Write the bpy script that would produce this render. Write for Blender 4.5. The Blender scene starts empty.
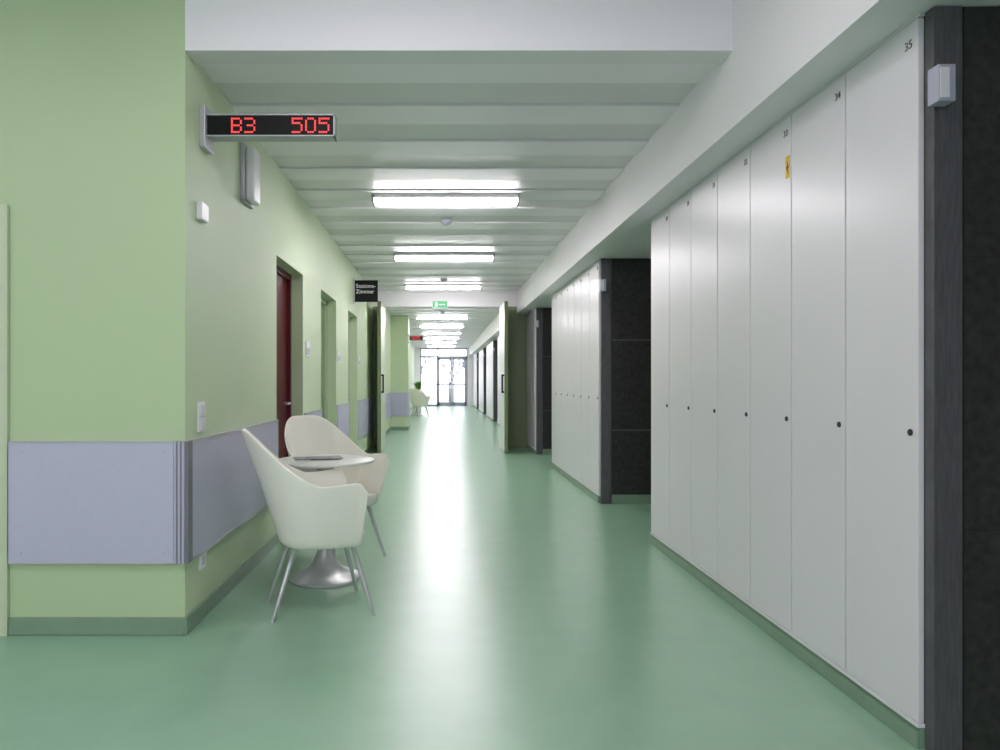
import bpy, math, random
from mathutils import Vector
random.seed(3)
S=bpy.context.scene
C=S.collection

# ---------------------------------------------------------------- materials
def srgb(r,g,b):
    def f(c):
        c/=255
        return c/12.92 if c<=.04045 else ((c+.055)/1.055)**2.4
    return (f(r),f(g),f(b),1)
def mat(name,col,rough=.5,metal=0,noise=0,nscale=5,bump=0,bscale=200,emit=None,estr=0,coat=0,spec=.5,stretch=None,sample=True):
    m=bpy.data.materials.new(name); m.use_nodes=True
    nt=m.node_tree; b=nt.nodes['Principled BSDF']
    b.inputs['Base Color'].default_value=col
    b.inputs['Roughness'].default_value=rough
    b.inputs['Metallic'].default_value=metal
    b.inputs['Specular IOR Level'].default_value=spec
    b.inputs['Coat Weight'].default_value=coat
    if emit:
        b.inputs['Emission Color'].default_value=emit
        b.inputs['Emission Strength'].default_value=estr
    if not sample: m.cycles.emission_sampling='NONE'
    if noise or bump:
        tc=nt.nodes.new('ShaderNodeTexCoord'); src=tc.outputs['Object']
        if stretch:
            mp=nt.nodes.new('ShaderNodeMapping'); mp.inputs['Scale'].default_value=stretch
            nt.links.new(src,mp.inputs[0]); src=mp.outputs[0]
    if noise:
        n=nt.nodes.new('ShaderNodeTexNoise'); n.inputs['Scale'].default_value=nscale; n.inputs['Detail'].default_value=3
        nt.links.new(src,n.inputs['Vector'])
        r=nt.nodes.new('ShaderNodeValToRGB')
        r.color_ramp.elements[0].position=.3; r.color_ramp.elements[1].position=.7
        r.color_ramp.elements[0].color=tuple(c*(1-noise) for c in col[:3])+(1,)
        r.color_ramp.elements[1].color=tuple(min(1,c*(1+noise)) for c in col[:3])+(1,)
        nt.links.new(n.outputs['Fac'],r.inputs[0]); nt.links.new(r.outputs[0],b.inputs['Base Color'])
    if bump:
        n2=nt.nodes.new('ShaderNodeTexNoise'); n2.inputs['Scale'].default_value=bscale; n2.inputs['Detail'].default_value=1
        nt.links.new(src,n2.inputs['Vector'])
        bp=nt.nodes.new('ShaderNodeBump'); bp.inputs['Strength'].default_value=bump; bp.inputs['Distance'].default_value=.002
        nt.links.new(n2.outputs['Fac'],bp.inputs['Height']); nt.links.new(bp.outputs[0],b.inputs['Normal'])
    return m
M={}
M['green']=mat('paint_green',srgb(201,217,182),.55,noise=.012,nscale=2)
M['green_shade']=mat('paint_green_shaded',srgb(181,201,160),.55,noise=.012,nscale=2)  # wall green with the dimmer hall face's shade mixed into the colour
M['white']=mat('paint_white',srgb(238,235,238),.6,noise=.01,nscale=2)
M['floor']=mat('vinyl_green',srgb(143,182,154),.29,noise=.04,nscale=5,spec=1.0)
M['cove']=mat('vinyl_cove',srgb(126,152,130),.4,noise=.04,nscale=9)
M['plank_a']=mat('ceiling_plank_light',srgb(246,242,246),.42,noise=.01,nscale=3)
M['plank_b']=mat('ceiling_plank_grey',srgb(228,225,228),.42,noise=.01,nscale=3)
M['void']=mat('ceiling_void',srgb(120,122,120),.8,noise=.02)
M['lilac']=mat('bumper_laminate',srgb(188,187,208),.4,noise=.02,nscale=60)
M['alu']=mat('aluminium',srgb(185,186,190),.4,metal=.3,noise=.03,nscale=30,stretch=(1,1,.05))
M['locker']=mat('locker_lacquer',srgb(226,222,227),.32,noise=.008,nscale=2)
M['dark']=mat('dark_gap',srgb(40,40,42),.6,noise=.05)
M['slate']=mat('slate_tile',srgb(50,50,49),.38,noise=.4,nscale=30)
M['grout']=mat('slate_grout',srgb(110,110,108),.8,noise=.05)
M['steel']=mat('brushed_steel_dark',srgb(92,91,95),.5,metal=.2,noise=.2,nscale=20,stretch=(6,1,.6))
M['chair']=mat('cream_polypropylene',srgb(246,242,232),.25,noise=.006,nscale=3)
M['leg']=mat('chair_leg_aluminium',srgb(200,200,202),.3,metal=.6,noise=.02)
M['ttop']=mat('table_top_white',srgb(225,226,222),.35,noise=.01)
M['tbase']=mat('table_base_grey',srgb(190,191,192),.35,metal=.4,noise=.02)
M['red']=mat('door_dark_red',srgb(88,6,24),.4,noise=.04)
M['dgreen']=mat('door_green',srgb(120,148,100),.4,noise=.02)
M['olive']=mat('frame_olive',srgb(124,138,102),.4,noise=.02)
M['cream']=mat('frame_cream',srgb(196,206,178),.4,noise=.01)
M['black']=mat('black_plastic',srgb(8,7,9),.5,noise=.05,spec=.25)
M['plastic']=mat('white_plastic',srgb(230,228,232),.35,noise=.01)
M['greyp']=mat('grey_plastic',srgb(180,178,196),.35,noise=.01)
M['guard']=mat('corner_guard_grey',srgb(118,118,126),.4,noise=.02)
M['led']=mat('led_red',srgb(150,40,40),.5,emit=(1,.07,.07,1),estr=.7,sample=False)
M['text']=mat('text_white',srgb(240,240,240),.5,noise=.01)
M['tdark']=mat('text_dark',srgb(60,60,60),.5,noise=.01)
M['yellow']=mat('sticker_yellow',srgb(240,190,20),.5,noise=.02)
M['exit']=mat('exit_sign_green',srgb(60,150,95),.5,emit=(.1,.7,.3,1),estr=.2,sample=False)
LC=(1,.935,.985,1)
M['lamp']=mat('lamp_diffuser',srgb(255,255,255),.5,emit=LC,estr=24)
M['fill_lamp']=mat('fill_diffuser_hall',srgb(255,255,255),.5,emit=LC,estr=9.5)  # glow of the added hall fill lights
M['paper']=mat('magazine_paper',srgb(150,150,155),.5,noise=.4,nscale=25)
M['leaf']=mat('leaf_green',srgb(95,150,60),.5,noise=.2,nscale=10)
M['snow']=mat('snow_ground',srgb(180,183,196),.8,noise=.03,nscale=1)
M['bark']=mat('bark',srgb(95,92,108),.9,noise=.2,nscale=8)
M['frame']=mat('window_frame_grey',srgb(170,170,182),.4,noise=.02)
g=bpy.data.materials.new('window_glass'); g.use_nodes=True
nt=g.node_tree; nt.nodes.clear()
o=nt.nodes.new('ShaderNodeOutputMaterial'); mx=nt.nodes.new('ShaderNodeMixShader')
tr=nt.nodes.new('ShaderNodeBsdfTransparent'); gl=nt.nodes.new('ShaderNodeBsdfGlossy'); gl.inputs['Roughness'].default_value=.02
mx.inputs[0].default_value=.06
nt.links.new(tr.outputs[0],mx.inputs[1]); nt.links.new(gl.outputs[0],mx.inputs[2]); nt.links.new(mx.outputs[0],o.inputs[0])
M['glass']=g

# ---------------------------------------------------------------- builders
def obj(name,verts,faces,mats,idx=None,smooth=False,parent=None,bevel=0):
    me=bpy.data.meshes.new(name); me.from_pydata(verts,[],faces); me.update()
    for m in mats: me.materials.append(M[m])
    if idx:
        for p,i in zip(me.polygons,idx): p.material_index=i
    if smooth:
        for p in me.polygons: p.use_smooth=True
    ob=bpy.data.objects.new(name,me); C.objects.link(ob)
    if parent: ob.parent=parent
    if bevel:
        b=ob.modifiers.new('bevel','BEVEL'); b.width=bevel; b.segments=2; b.limit_method='ANGLE'
    return ob
def boxes(name,bl,parent=None,bevel=0):
    """bl: list of (x0,x1,y0,y1,z0,z1,mat)"""
    V=[];F=[];I=[];mats=[]
    for x0,x1,y0,y1,z0,z1,m in bl:
        if m not in mats: mats.append(m)
        k=len(V); i=mats.index(m)
        V+=[(x0,y0,z0),(x1,y0,z0),(x1,y1,z0),(x0,y1,z0),(x0,y0,z1),(x1,y0,z1),(x1,y1,z1),(x0,y1,z1)]
        F+=[tuple(k+a for a in f) for f in [(0,3,2,1),(4,5,6,7),(0,1,5,4),(1,2,6,5),(2,3,7,6),(3,0,4,7)]]
        I+=[i]*6
    return obj(name,V,F,mats,I,parent=parent,bevel=bevel)
def empty(name,loc=(0,0,0),rz=0):
    e=bpy.data.objects.new(name,None); C.objects.link(e); e.location=loc; e.rotation_euler=(0,0,rz); e.empty_display_size=.1
    return e
def lathe(name,prof,m,loc=(0,0,0),parent=None,n=48):
    V=[];F=[]
    for r,z in prof:
        for i in range(n):
            a=2*math.pi*i/n; V.append((loc[0]+r*math.cos(a),loc[1]+r*math.sin(a),loc[2]+z))
    for j in range(len(prof)-1):
        for i in range(n):
            F.append((j*n+i,j*n+(i+1)%n,(j+1)*n+(i+1)%n,(j+1)*n+i))
    F.append(tuple(range(n))[::-1]); F.append(tuple((len(prof)-1)*n+i for i in range(n)))
    ob=obj(name,V,F,[m],parent=parent)
    for p in ob.data.polygons:
        if len(p.vertices)==4: p.use_smooth=True
    ob.data.update()
    return ob
def tube(name,pts,radii,m,parent=None,n=14):
    V=[];F=[]
    for k,(p,r) in enumerate(zip(pts,radii)):
        p=Vector(p)
        d=(Vector(pts[min(k+1,len(pts)-1)])-Vector(pts[max(k-1,0)])).normalized()
        u=d.cross(Vector((0,1,0.01)) if abs(d.y)<.9 else Vector((1,0,0))).normalized(); w=d.cross(u)
        for i in range(n):
            a=2*math.pi*i/n; V.append(tuple(p+u*r*math.cos(a)+w*r*math.sin(a)))
    for k in range(len(pts)-1):
        for i in range(n):
            F.append((k*n+i,k*n+(i+1)%n,(k+1)*n+(i+1)%n,(k+1)*n+i))
    F.append(tuple(range(n))); F.append(tuple((len(pts)-1)*n+i for i in range(n))[::-1])
    return obj(name,V,F,[m],smooth=True,parent=parent)
def text(name,s,loc,rot,size,m,parent=None,align='CENTER'):
    c=bpy.data.curves.new(name,'FONT'); c.body=s; c.size=size; c.align_x=align; c.align_y='CENTER'; c.extrude=.0008
    c.materials.append(M[m]); ob=bpy.data.objects.new(name,c); C.objects.link(ob)
    ob.location=loc; ob.rotation_euler=rot
    if parent: ob.parent=parent
    return ob

# ---------------------------------------------------------------- key dimensions
XL=-1.205; XB=1.385; XK=1.56; ZC=2.79; ZB=2.40; YF=3.31; YE=33.0; HZ=3.15
XR=3.0; YR=-5.0; XH=-5.0

# ---------------------------------------------------------------- shell
boxes('floor',[(XH-.2,XR+.2,YR-.2,YE+.2,-.1,0,'floor')])
doors=[(5.16,6.15),(7.09,8.12),(9.19,10.2),(19.6,20.6),(26.5,27.5)]
DH=2.13
wl=[]; y=YF+.001
for a,b in doors:
    wl.append((XL-.3,XL,y,a,0,3.3,'green')); wl.append((XL-.3,XL,a,b,DH,3.3,'green')); y=b
wl.append((XL-.3,XL,y,YE,0,3.3,'green'))
wl.append((XL,-.78,17.1,18.0,0,ZC,'green'))     # pier narrowing the corridor
boxes('wall_left',wl)
boxes('wall_hall_front',[(-2.035,XL-.0005,YF,YF+.001,0,3.15,'green_shade'),(-2.035,XL-.3,YF+.001,YF+.25,0,3.3,'green_shade'),(-3.2,-2.035,YF,YF+.25,2.03,3.3,'green_shade'),(XH,-3.2,YF,YF+.25,0,3.3,'green_shade')])
boxes('wall_hall_left',[(XH-.2,XH,YR,YF+.25,0,3.3,'white')])
boxes('wall_rear',[(XH,-4,YR-.2,YR,0,3.3,'white'),(1.0,XR,YR-.2,YR,0,3.3,'white'),(-4,1.0,YR-.2,YR,2.8,3.3,'white'),(-4,1.0,YR-.2,YR,0,.8,'white')])
wr=boxes('rear_fill_window',[(-4,1.0,YR-.12,YR-.06,.8,.86,'frame'),(-4,1.0,YR-.12,YR-.06,2.74,2.8,'frame')]+[(x,x+.06,YR-.12,YR-.06,.86,2.74,'frame') for x in (-4,-2.76,-1.53,-.3,.94)]+[(-4,1,YR-.095,YR-.09,.86,2.74,'glass')])  # unseen window behind the camera, added to let in soft light
boxes('wall_right',[(XR,XR+.2,YR-.2,YE+.2,0,3.3,'white')])
# end wall with glazing
EX0,EX1=-.94,1.30
boxes('wall_end',[(XL-.3,EX0,YE,YE+.2,0,3.3,'white'),(EX1,XR,YE,YE+.2,0,3.3,'white'),(EX0,EX1,YE,YE+.2,2.74,3.3,'white')])
fr=[]
for x in (EX0,-.16): fr.append((x,x+.06,YE+.05,YE+.12,0,2.74,'frame'))
fr+=[(1.24,1.30,YE+.05,YE+.12,0,2.74,'frame'),(EX0,EX1,YE+.05,YE+.12,2.68,2.74,'frame'),(EX0,EX1,YE+.05,YE+.12,2.3,2.38,'frame'),(EX0,-.1,YE+.05,YE+.12,0,.1,'frame'),(EX0,-.1,YE+.05,YE+.12,1.0,1.05,'frame'),(EX0,-.1,YE+.08,YE+.085,.05,2.7,'glass'),(-.1,EX1,YE+.08,YE+.085,2.36,2.7,'glass')]
boxes('window_2',fr)
dl=[]
for x0,x1 in ((-.10,.565),(.575,1.24)):
    dl+=[(x0,x0+.08,YE+.03,YE+.075,.01,2.3,'frame'),(x1-.08,x1,YE+.03,YE+.075,.01,2.3,'frame'),(x0,x1,YE+.03,YE+.075,2.2,2.3,'frame'),(x0,x1,YE+.03,YE+.075,.01,.2,'frame'),(x0,x1,YE+.03,YE+.075,1.0,1.06,'frame'),(x0+.08,x1-.08,YE+.05,YE+.055,.2,2.2,'glass')]
boxes('door_end',dl)
# ceilings
cl=[(XL,XB,YF+.14,YE,ZC+.05,ZC+.1,'void')]
y=YF+.14;k=0
while y<YE:
    z=ZC if k%2==0 else ZC+.012
    cl.append((XL,XB,y,min(y+.285,YE),z,z+.03,'plank_a' if k%2==0 else 'plank_b'))
    y+=.30;k+=1
boxes('ceiling',cl)
boxes('ceiling_hall',[(XH,XB,YR,YF,HZ,HZ+.1,'white')])
boxes('trim_beam',[(XL,XB,YF,YF+.14,2.763,HZ+.1,'white')])
boxes('trim_bulkhead',[(XB,XR,YR,YE,ZB,HZ+.1,'white')])
boxes('ceiling_roof',[(XH-.2,XR+.2,YR-.2,YE+.2,3.3,3.4,'white')])

# baseboards (coved vinyl)
bb=[]; y=YF-.012
for a,b in doors:
    if b<17: bb.append((XL,XL+.012,y,a,0,.085,'cove')); y=b
bb.append((XL,XL+.012,y,17.1,0,.085,'cove')); bb.append((XL,-.768,17.088,17.1,0,.085,'cove')); bb.append((-.78,-.768,17.1,18.0,0,.085,'cove')); bb.append((XL,XL+.012,18.0,19.6,0,.085,'cove')); bb.append((XL,XL+.012,20.6,26.5,0,.085,'cove')); bb.append((XL,XL+.012,27.5,YE,0,.085,'cove'))
boxes('baseboard_left',bb,bevel=.004)
boxes('baseboard_hall',[(-2.035,XL,YF-.012,YF,0,.085,'cove'),(XH,-3.2,YF-.012,YF,0,.085,'cove')],bevel=.004)

# bumper panels
Z0,Z1=.34,.917
pn=[]
def panel_side(a,b):
    pn.append((XL,XL+.018,a,b,Z0+.012,Z1-.012,'lilac')); pn.append((XL,XL+.022,a,b,Z1-.012,Z1,'alu')); pn.append((XL,XL+.022,a,b,Z0,Z0+.012,'alu'))
panel_side(YF+.04,5.14)
panel_side(6.19,7.05); panel_side(8.16,9.15); panel_side(10.24,12.5); panel_side(13.0,17.0)
pn.append((-.78,-.762,17.1,18.0,Z0,Z1,'lilac')); pn.append((-1.19,-.79,17.08,17.1,Z0,Z1,'lilac'))
boxes('trim_bumper_corridor',pn)
p2=[(-2.03,XL-.05,YF-.018,YF,Z0+.006,Z1-.006,'lilac'),(-2.03,XL-.05,YF-.021,YF,Z1-.006,Z1,'alu'),(-2.03,XL-.05,YF-.021,YF,Z0,Z0+.006,'alu')]
for x in (-1.97,-1.30):
    for z in (Z0+.05,Z1-.05): p2.append((x-.005,x+.005,YF-.021,YF-.018,z-.005,z+.005,'alu'))
boxes('trim_bumper_hall',p2)
cg=[(XL-.05,XL+.0,YF-.020,YF,Z0,Z1,'guard'),(XL-.002,XL+.022,YF-.020,YF+.04,Z0,Z1,'guard')]
for i in range(3): cg.append((XL-.046+.019*i,XL-.033+.019*i,YF-.026,YF-.019,Z0,Z1,'greyp'))
boxes('trim_corner_guard',cg,bevel=.002)

boxes('door_hall',[(-2.10,-2.036,YF-.02,YF+.15,0,2.03,'cream'),(-3.2,-3.135,YF-.02,YF+.15,0,2.03,'cream'),(-3.135,-2.10,YF-.02,YF+.15,1.97,2.03,'cream'),(-3.135,-2.10,YF+.05,YF+.09,.005,1.97,'cream'),(-3.05,-2.93,YF+.0,YF+.05,1.03,1.05,'alu')])
for i,(a,b) in enumerate(doors):
    lm='red' if i in(0,3) else 'dgreen'
    fm=lm if i==0 else 'cream'
    boxes('door_%d'%(i+1),[(XL-.19,XL-.13,a+.05,b-.05,.005,DH-.05,lm),
      (XL-.2,XL-.10,a,a+.05,0,DH,fm),(XL-.2,XL-.10,b-.05,b,0,DH,fm),(XL-.2,XL-.10,a+.05,b-.05,DH-.05,DH,fm),
      (XL-.13,XL-.08,b-.16,b-.14,1.0,1.02,'alu'),(XL-.09,XL-.07,b-.28,b-.14,1.0,1.02,'alu')])
    if i<3: boxes('door_plate' ,[(XL+.001,XL+.008,b+.12,b+.30,1.42,1.56,'plastic'),(XL+.008,XL+.01,b+.14,b+.28,1.44,1.50,'greyp')])

# ---------------------------------------------------------------- lockers and slate recesses
LW=.414; starts=[-2.32+4.6*i for i in range(8)]
for bi,s in enumerate(starts):
    n=7
    if s+LW*n>YE-.1: n=int((YE-.1-s)/LW)
    e=empty('locker_bank',(0,0,0))
    L=s+LW*n
    boxes('carcass',[(XK+.02,XK+.6,s,L,.075,ZB-.005,'dark'),],e)
    db=[]
    for i in range(n):
        a=s+i*LW; db.append((XK,XK+.02,a+.004,a+LW-.004,.085,ZB-.014,'locker'))
    boxes('doors',db,e,bevel=.002)
    boxes('top_rail',[(XK+.002,XK+.02,s,L,ZB-.011,ZB-.002,'locker')],e)
    boxes('bottom_rail',[(XK-.004,XK+.02,s,L,.070,.083,'plastic')],e)
    boxes('plinth',[(XK+.004,XK+.6,s,L,0,.068,'cove'),(XK-.008,XK+.004,s,L,0,.055,'cove')],e,bevel=.003)
    if bi in (1,2):
        for i in range(n):
            a=s+i*LW
            lock=lathe('lock',[(.011,0),(.011,.004),(.008,.006)],'dark',parent=e,n=20)
            lock.location=(XK,a+.04,1.03); lock.rotation_euler=(0,-math.pi/2,0)
            text('number',str((35 if bi==1 else 28)-i),(XK-.001,a+.05,ZB-.085),(math.pi/2,0,-math.pi/2),.04,'tdark',e)
        if bi==1:
            boxes('sticker',[(XK-.0015,XK,s+2*LW+.012,s+2*LW+.05,2.11,2.21,'yellow')],e)
            o=s+2*LW
            obj('bolt',[(XK-.002,o+.04,2.195),(XK-.002,o+.018,2.155),(XK-.002,o+.030,2.155),(XK-.002,o+.022,2.12),(XK-.002,o+.045,2.162),(XK-.002,o+.031,2.162)],[(0,1,2,3,4,5)],['black'],parent=e)
    for side,(y0,y1) in enumerate(((s-.045,s-.003),(L+.003,L+.045))):
        if y1>YE: continue
        near=(bi==1 and side==0)
        gp=.002 if near else .004
        w=[(XK+.115,XR,y0+.006,y1-.006,0,ZB-.002,'dark' if near else 'grout')]
        for xa,xb in ((XK+.118,XK+.9),(XK+.904,XR-.003)):
            for za,zb in ((.002 if near else .09,.72-gp),(.72+gp,1.60-gp),(1.60+gp,ZB-.003)):
                w.append((xa,xb,y0+.004,y1-.004,za,zb,'slate'))
        if not near: w.append((XK+.118,XR-.003,y0-.006,y1+.006,0,.088,'cove'))
        w.append((XK+.018,XK+.108,y0,y1,.0,ZB-.003,'steel'))
        boxes('wall_slate_%d_%d'%(bi,side),w)
    boxes('wall_sensor',[(XK-.004,XK+.05,s-.095,s-.046,2.075,2.19,'greyp'),(XK+.0,XK+.03,s-.098,s-.095,2.085,2.18,'plastic')],bevel=.004)

# ---------------------------------------------------------------- fire door portal
YP=12.6
boxes('trim_portal',[(XL,-1.0,YP,YP+.2,0,2.54,'olive'),(1.12,XK-.002,YP,YP+.2,0,ZB,'olive'),(XL,XB,YP,YP+.2,2.54,ZC,'white'),(1.12,XB,YP,YP+.2,ZB,2.54,'olive')])
for nm,x0,x1,m,hx in (('fire_door',-1.03,-.98,'cream',-.95),('fire_door',1.07,1.12,'plastic',1.04)):
    e=empty(nm)
    boxes('leaf',[(x0,x1,YP-1.02,YP-.01,.012,2.52,m)],e)
    boxes('edge',[(x0-.004,x1+.004,YP-1.03,YP-1.0,.012,2.52,'olive')],e)
    boxes('panic_bar',[(min(hx,x0),max(hx,x1),YP-.92,YP-.90,1.0,1.03,'black'),(min(hx,x0),max(hx,x1),YP-.92,YP-.90,1.28,1.31,'black'),(hx-.012,hx+.012,YP-.925,YP-.895,1.0,1.31,'black')],e)
e=empty('exit_sign')
boxes('case',[(-.14,.14,YP-.06,YP-.001,2.5,2.64,'plastic')],e); boxes('pictogram',[(-.13,.13,YP-.064,YP-.06,2.51,2.63,'exit')],e)
boxes('arrow',[(-.02,.09,YP-.067,YP-.064,2.56,2.58,'text'),(-.09,-.04,YP-.067,YP-.064,2.53,2.61,'text')],e)

# ---------------------------------------------------------------- ceiling lamps
ys=[6.03+2.78*i for i in range(10)]
for y in ys:
    e=empty('ceiling_lamp')
    boxes('housing',[(-.565,.665,y-.095,y+.095,ZC-.034,ZC-.001,'plastic'),(-.58,-.56,y-.095,y+.095,ZC-.072,ZC-.001,'alu'),(.66,.68,y-.095,y+.095,ZC-.072,ZC-.001,'alu')],e)
    boxes('diffuser',[(-.56,.66,y-.075,y+.075,ZC-.064,ZC-.034,'lamp')],e)
for x,y in ((-.2,2.0),(-.2,-.4),(-3,1.6),(-3,-1.6),(-.2,-3)):  # out-of-view fill lights added to brighten the foreground
    e=empty('hall_fill_light')
    boxes('housing',[(x-.62,x+.62,y-.17,y+.17,HZ-.04,HZ-.001,'plastic')],e)
    boxes('diffuser',[(x-.6,x+.6,y-.15,y+.15,HZ-.07,HZ-.04,'fill_lamp')],e)
for y in (6.9,10.9,16.0):
    lathe('smoke_detector',[(.055,0),(.055,-.02),(.04,-.045),(.02,-.055)],'greyp',(.06,y,ZC-.001))

# ---------------------------------------------------------------- LED display
FONT={'B':["11110","10001","10001","11110","10001","10001","11110"],'3':["11110","00001","00001","01110","00001","00001","11110"],
'5':["11111","10000","11110","00001","00001","00001","11110"],'0':["01110","10001","10001","10001","10001","10001","01110"]}
def led_display(x0,y,z0,w,h,txts,p):
    e=empty('led_display')
    boxes('case',[(x0,x0+w,y,y+.07,z0+.008,z0+h-.008,'black')],e)
    boxes('frame',[(x0,x0+w+.006,y-.006,y+.076,z0,z0+.006,'alu'),(x0,x0+w+.006,y-.006,y+.076,z0+h-.006,z0+h,'alu'),(x0+w,x0+w+.006,y-.006,y+.076,z0,z0+h,'alu')],e)
    boxes('wall_bracket',[(x0-.03,x0,y-.03,y+.1,z0-.06,z0+h+.04,'alu')],e,bevel=.004)
    d=[]
    for xs,s in txts:
        for ci,c in enumerate(s):
            for r,row in enumerate(FONT[c]):
                for k,ch in enumerate(row):
                    if ch=='1':
                        xx=x0+xs+(ci*6+k)*p; zz=z0+h/2+(3-r)*p
                        d.append((xx,xx+p*.74,y-.003,y,zz-p*.37,zz+p*.37,'led'))
    boxes('led_dots',d,e)
led_display(XL+.03,3.53,2.433,.638,.112,[(.122,'B3'),(.428,'505')],.0113)
led_display(-.75,17.3,2.2,.32,.12,[(.05,'505')],.0125)

e=empty('room_sign')
boxes('board',[(XL+.02,XL+.34,9.73,9.75,2.30,2.60,'black')],e)
boxes('bracket',[(XL,XL+.02,9.72,9.76,2.28,2.62,'alu')],e)
text('label','Stations-\nZimmer',(XL+.035,9.728,2.48),(math.pi/2,0,0),.078,'text',e,'LEFT')

e=empty('wall_lamp')
boxes('back',[(XL,XL+.025,4.22,4.44,2.29,2.64,'alu')],e,bevel=.004)
boxes('cover',[(XL+.025,XL+.075,4.25,4.41,2.30,2.63,'plastic')],e,bevel=.012)
boxes('thermostat',[(XL,XL+.03,3.46,3.56,2.0,2.09,'plastic')],bevel=.005)
boxes('light_switch',[(XL,XL+.012,3.47,3.56,.945,1.095,'plastic'),(XL+.012,XL+.018,3.48,3.55,.955,1.015,'plastic'),(XL+.012,XL+.018,3.48,3.55,1.025,1.085,'plastic')],bevel=.002)
boxes('power_outlet',[(XL,XL+.012,3.49,3.57,.255,.335,'plastic'),(XL+.012,XL+.014,3.51,3.55,.275,.315,'greyp')],bevel=.002)

# ---------------------------------------------------------------- chairs
def sm(a,b,x):
    t=max(0,min(1,(x-a)/(b-a))); return t*t*(3-2*t)
def U(t,xb,xf,w,xc):
    a=abs(t); s=1 if t>=0 else -1
    if a<=.5:
        ph=a/.5*math.pi/2
        return (xc-(xc-xb)*math.cos(ph), s*w*math.sin(ph))
    return (xc+(xf-xc)*(a-.5)/.5, s*w)
def chair(loc,rz):
    e=empty('armchair',loc,rz)
    NT=64; NV=16
    ZS=.38
    V=[];F=[]
    for j in range(-2,NV+1):
        for i in range(NT+1):
            t=-1+2*i/NT; a=abs(t)
            top=.950-.27*sm(.09,.56,a)+.012*sm(.6,.9,a)-.05*sm(.90,1.0,a)**2
            bx,by=U(t,-.205,.185,.210,-.03)
            tx,ty=U(t,-.395,.205,.300,-.06)
            if j<0:
                k={-2:.80,-1:.94}[j]; z={-2:ZS-.030,-1:ZS-.022}[j]
                V.append((bx*k,by*k,z)); continue
            v=j/NV
            es=.7*v+.3*math.sin(v*math.pi/2)
            back=1-sm(.1,.5,a)
            es=es-.09*back*math.sin(v*math.pi)
            z=ZS+(top-ZS)*v
            V.append((bx+(tx-bx)*es,by+(ty-by)*es,z))
    W=NT+1
    for j in range(NV+2):
        for i in range(NT):
            F.append((j*W+i,j*W+i+1,(j+1)*W+i+1,(j+1)*W+i))
    sh=obj('shell',V,F,['chair'],smooth=True,parent=e)
    so=sh.modifiers.new('s','SOLIDIFY'); so.thickness=.010; so.offset=0
    bv=sh.modifiers.new('b','BEVEL'); bv.width=.004; bv.segments=3; bv.limit_method='ANGLE'; bv.angle_limit=math.radians(50)
    ring=[]
    for i in range(NT+1):
        t=-1+2*i/NT; ring.append(U(t,-.205,.185,.210,-.03))
    for i in range(1,12):
        s=i/12; yy=.210-.42*s; ring.append((.185+.045*math.sin(s*math.pi)**.6,yy))
    n=len(ring); V=[];F=[]
    for k,z in ((.78,ZS-.036),(.93,ZS-.028),(1.0,ZS-.01),(1.012,ZS+.02),(1.0,ZS+.045),(.95,ZS+.052),(.7,ZS+.042),(.4,ZS+.032),(.15,ZS+.030)):
        for x,y2 in ring: V.append((x*k,y2*k,z))
    for j in range(8):
        for i in range(n): F.append((j*n+i,j*n+(i+1)%n,(j+1)*n+(i+1)%n,(j+1)*n+i))
    F.append(tuple(range(n))[::-1]); F.append(tuple(8*n+i for i in range(n)))
    obj('seat',V,F,['chair'],smooth=True,parent=e)
    for i,(tx,ty,fx,fy) in enumerate(((.15,.15,.25,.22),(.15,-.15,.25,-.22),(-.13,.11,-.25,.165),(-.13,-.11,-.25,-.165))):
        tube('leg_%d'%(i+1),[(tx,ty,ZS-.015),(tx+(fx-tx)*.3,ty+(fy-ty)*.25,.26),(tx+(fx-tx)*.65,ty+(fy-ty)*.62,.13),(fx,fy,.004),(fx,fy,0)],[.015,.0135,.0115,.0095,.0085],'leg',e)
    return e
chair((-.645,3.715,0),math.radians(18))
chair((-.71,4.80,0),math.radians(-43))
def table(loc):
    e=empty('round_table',loc)
    lathe('top',[(.26,.700),(.29,.704),(.298,.712),(.298,.718),(.29,.724),(.05,.7245)],'ttop',parent=e,n=64)
    lathe('pedestal',[(.222,0),(.222,.008),(.21,.018),(.16,.035),(.11,.06),(.075,.10),(.052,.16),(.042,.24),(.038,.4),(.038,.64),(.06,.675),(.12,.70)],'tbase',parent=e,n=64)
    return e
table((-.70,4.27,0))
mg=boxes('magazine',[(-.13,.09,-.07,.075,0,.006,'paper'),(-.05,.15,-.10,.03,.006,.011,'paper')]); mg.location=(-.76,4.29,.7250); mg.rotation_euler=(0,0,.3)

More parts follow.
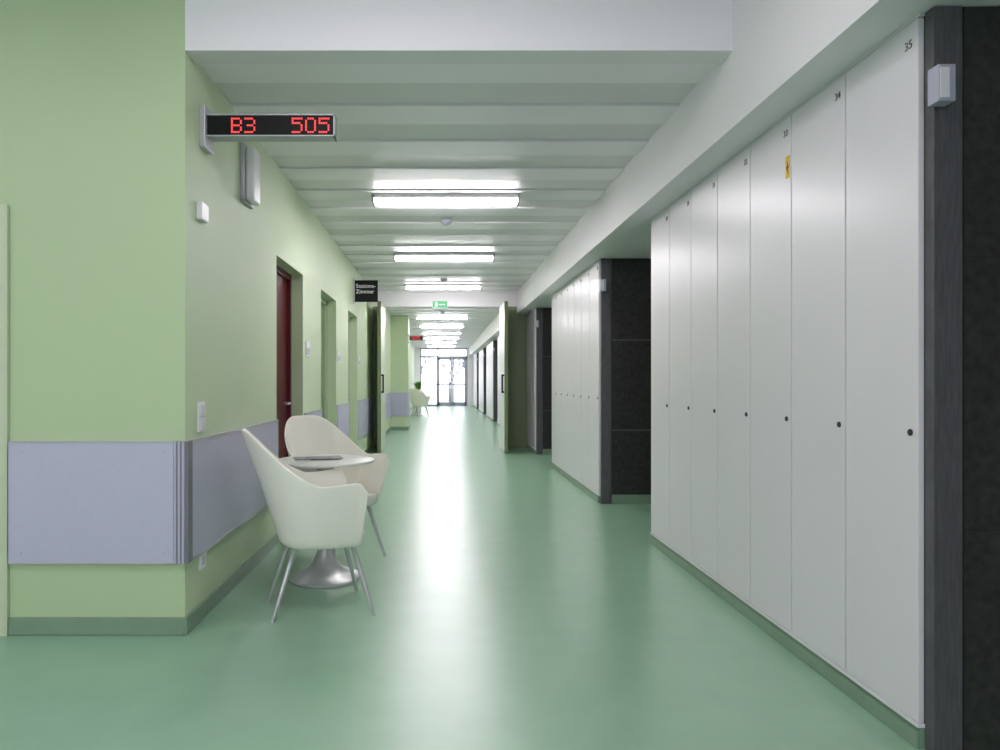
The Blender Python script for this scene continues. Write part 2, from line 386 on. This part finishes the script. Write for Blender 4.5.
# far seating group
chair((-.70,23.4,0),math.radians(60)); chair((-.72,25.2,0),math.radians(-60))
table((-.80,24.3,0))
e=empty('potted_plant',(-.76,24.3,.7247))
lathe('pot',[(.06,0),(.085,.14),(.09,.15),(.07,.15)],'plastic',parent=e,n=24)
V=[];F=[]
for i in range(46):
    a=random.random()*6.28; l=.14+.20*random.random(); up=.12+.25*random.random(); k=len(V)
    dx,dy=math.cos(a),math.sin(a); px,py=-dy*.035,dx*.035
    p1=(dx*l*.4,dy*l*.4,.14+up*.7); p2=(dx*l,dy*l,.12+up)
    V+=[(0,0,.12),(p1[0]+px,p1[1]+py,p1[2]),(p1[0]-px,p1[1]-py,p1[2]),p2]
    F+=[(k,k+1,k+2),(k+1,k+3,k+2)]
obj('foliage',V,F,['leaf'],parent=e)

# ---------------------------------------------------------------- outside
boxes('snow_ground',[(-60,60,YE+.3,YE+90,-.3,-.15,'snow'),(-60,60,-90,YR-.3,-.3,-.15,'snow')])
def tree(x,y,h):
    e=empty('bare_tree',(x,y,-.15)); V=[];F=[]
    def br(p,d,l,r,dep):
        q=p+d*l; u=d.orthogonal().normalized(); w=d.cross(u); k=len(V)
        for P,R in ((p,r),(q,r*.65)):
            for i in range(4):
                a=i*2*math.pi/4; V.append(tuple(P+u*R*math.cos(a)+w*R*math.sin(a)))
        for i in range(4): F.append((k+i,k+(i+1)%4,k+4+(i+1)%4,k+4+i))
        if dep==0: return
        for _ in range(3):
            nd=(d+Vector((random.uniform(-.8,.8),random.uniform(-.8,.8),random.uniform(-.2,.5)))).normalized()
            br(q,nd,l*random.uniform(.6,.8),r*.65,dep-1)
    br(Vector((0,0,0)),Vector((0,0,1)),h*.22,.09,4)
    obj('branches',V,F,['bark'],parent=e)
for x,y,h in ((-1.4,42,5),(.6,45,5),(2.4,41,5),(-3.5,48,7),(4,52,7)): tree(x,y,h)

# ---------------------------------------------------------------- world
w=bpy.data.worlds.new('sky'); S.world=w; w.use_nodes=True
bg=w.node_tree.nodes['Background']; bg.inputs[0].default_value=(.88,.91,1,1); bg.inputs[1].default_value=2.6

# ---------------------------------------------------------------- camera
cam=bpy.data.cameras.new('camera'); co=bpy.data.objects.new('camera',cam); C.objects.link(co)
co.location=(0,0,1.2); co.rotation_euler=(math.pi/2,0,0)
cam.sensor_width=36; cam.lens=25.2; cam.shift_x=.060; cam.shift_y=.006
cam.clip_start=.05; cam.clip_end=300
S.camera=co
S.view_settings.view_transform='Standard'
S.view_settings.exposure=.78
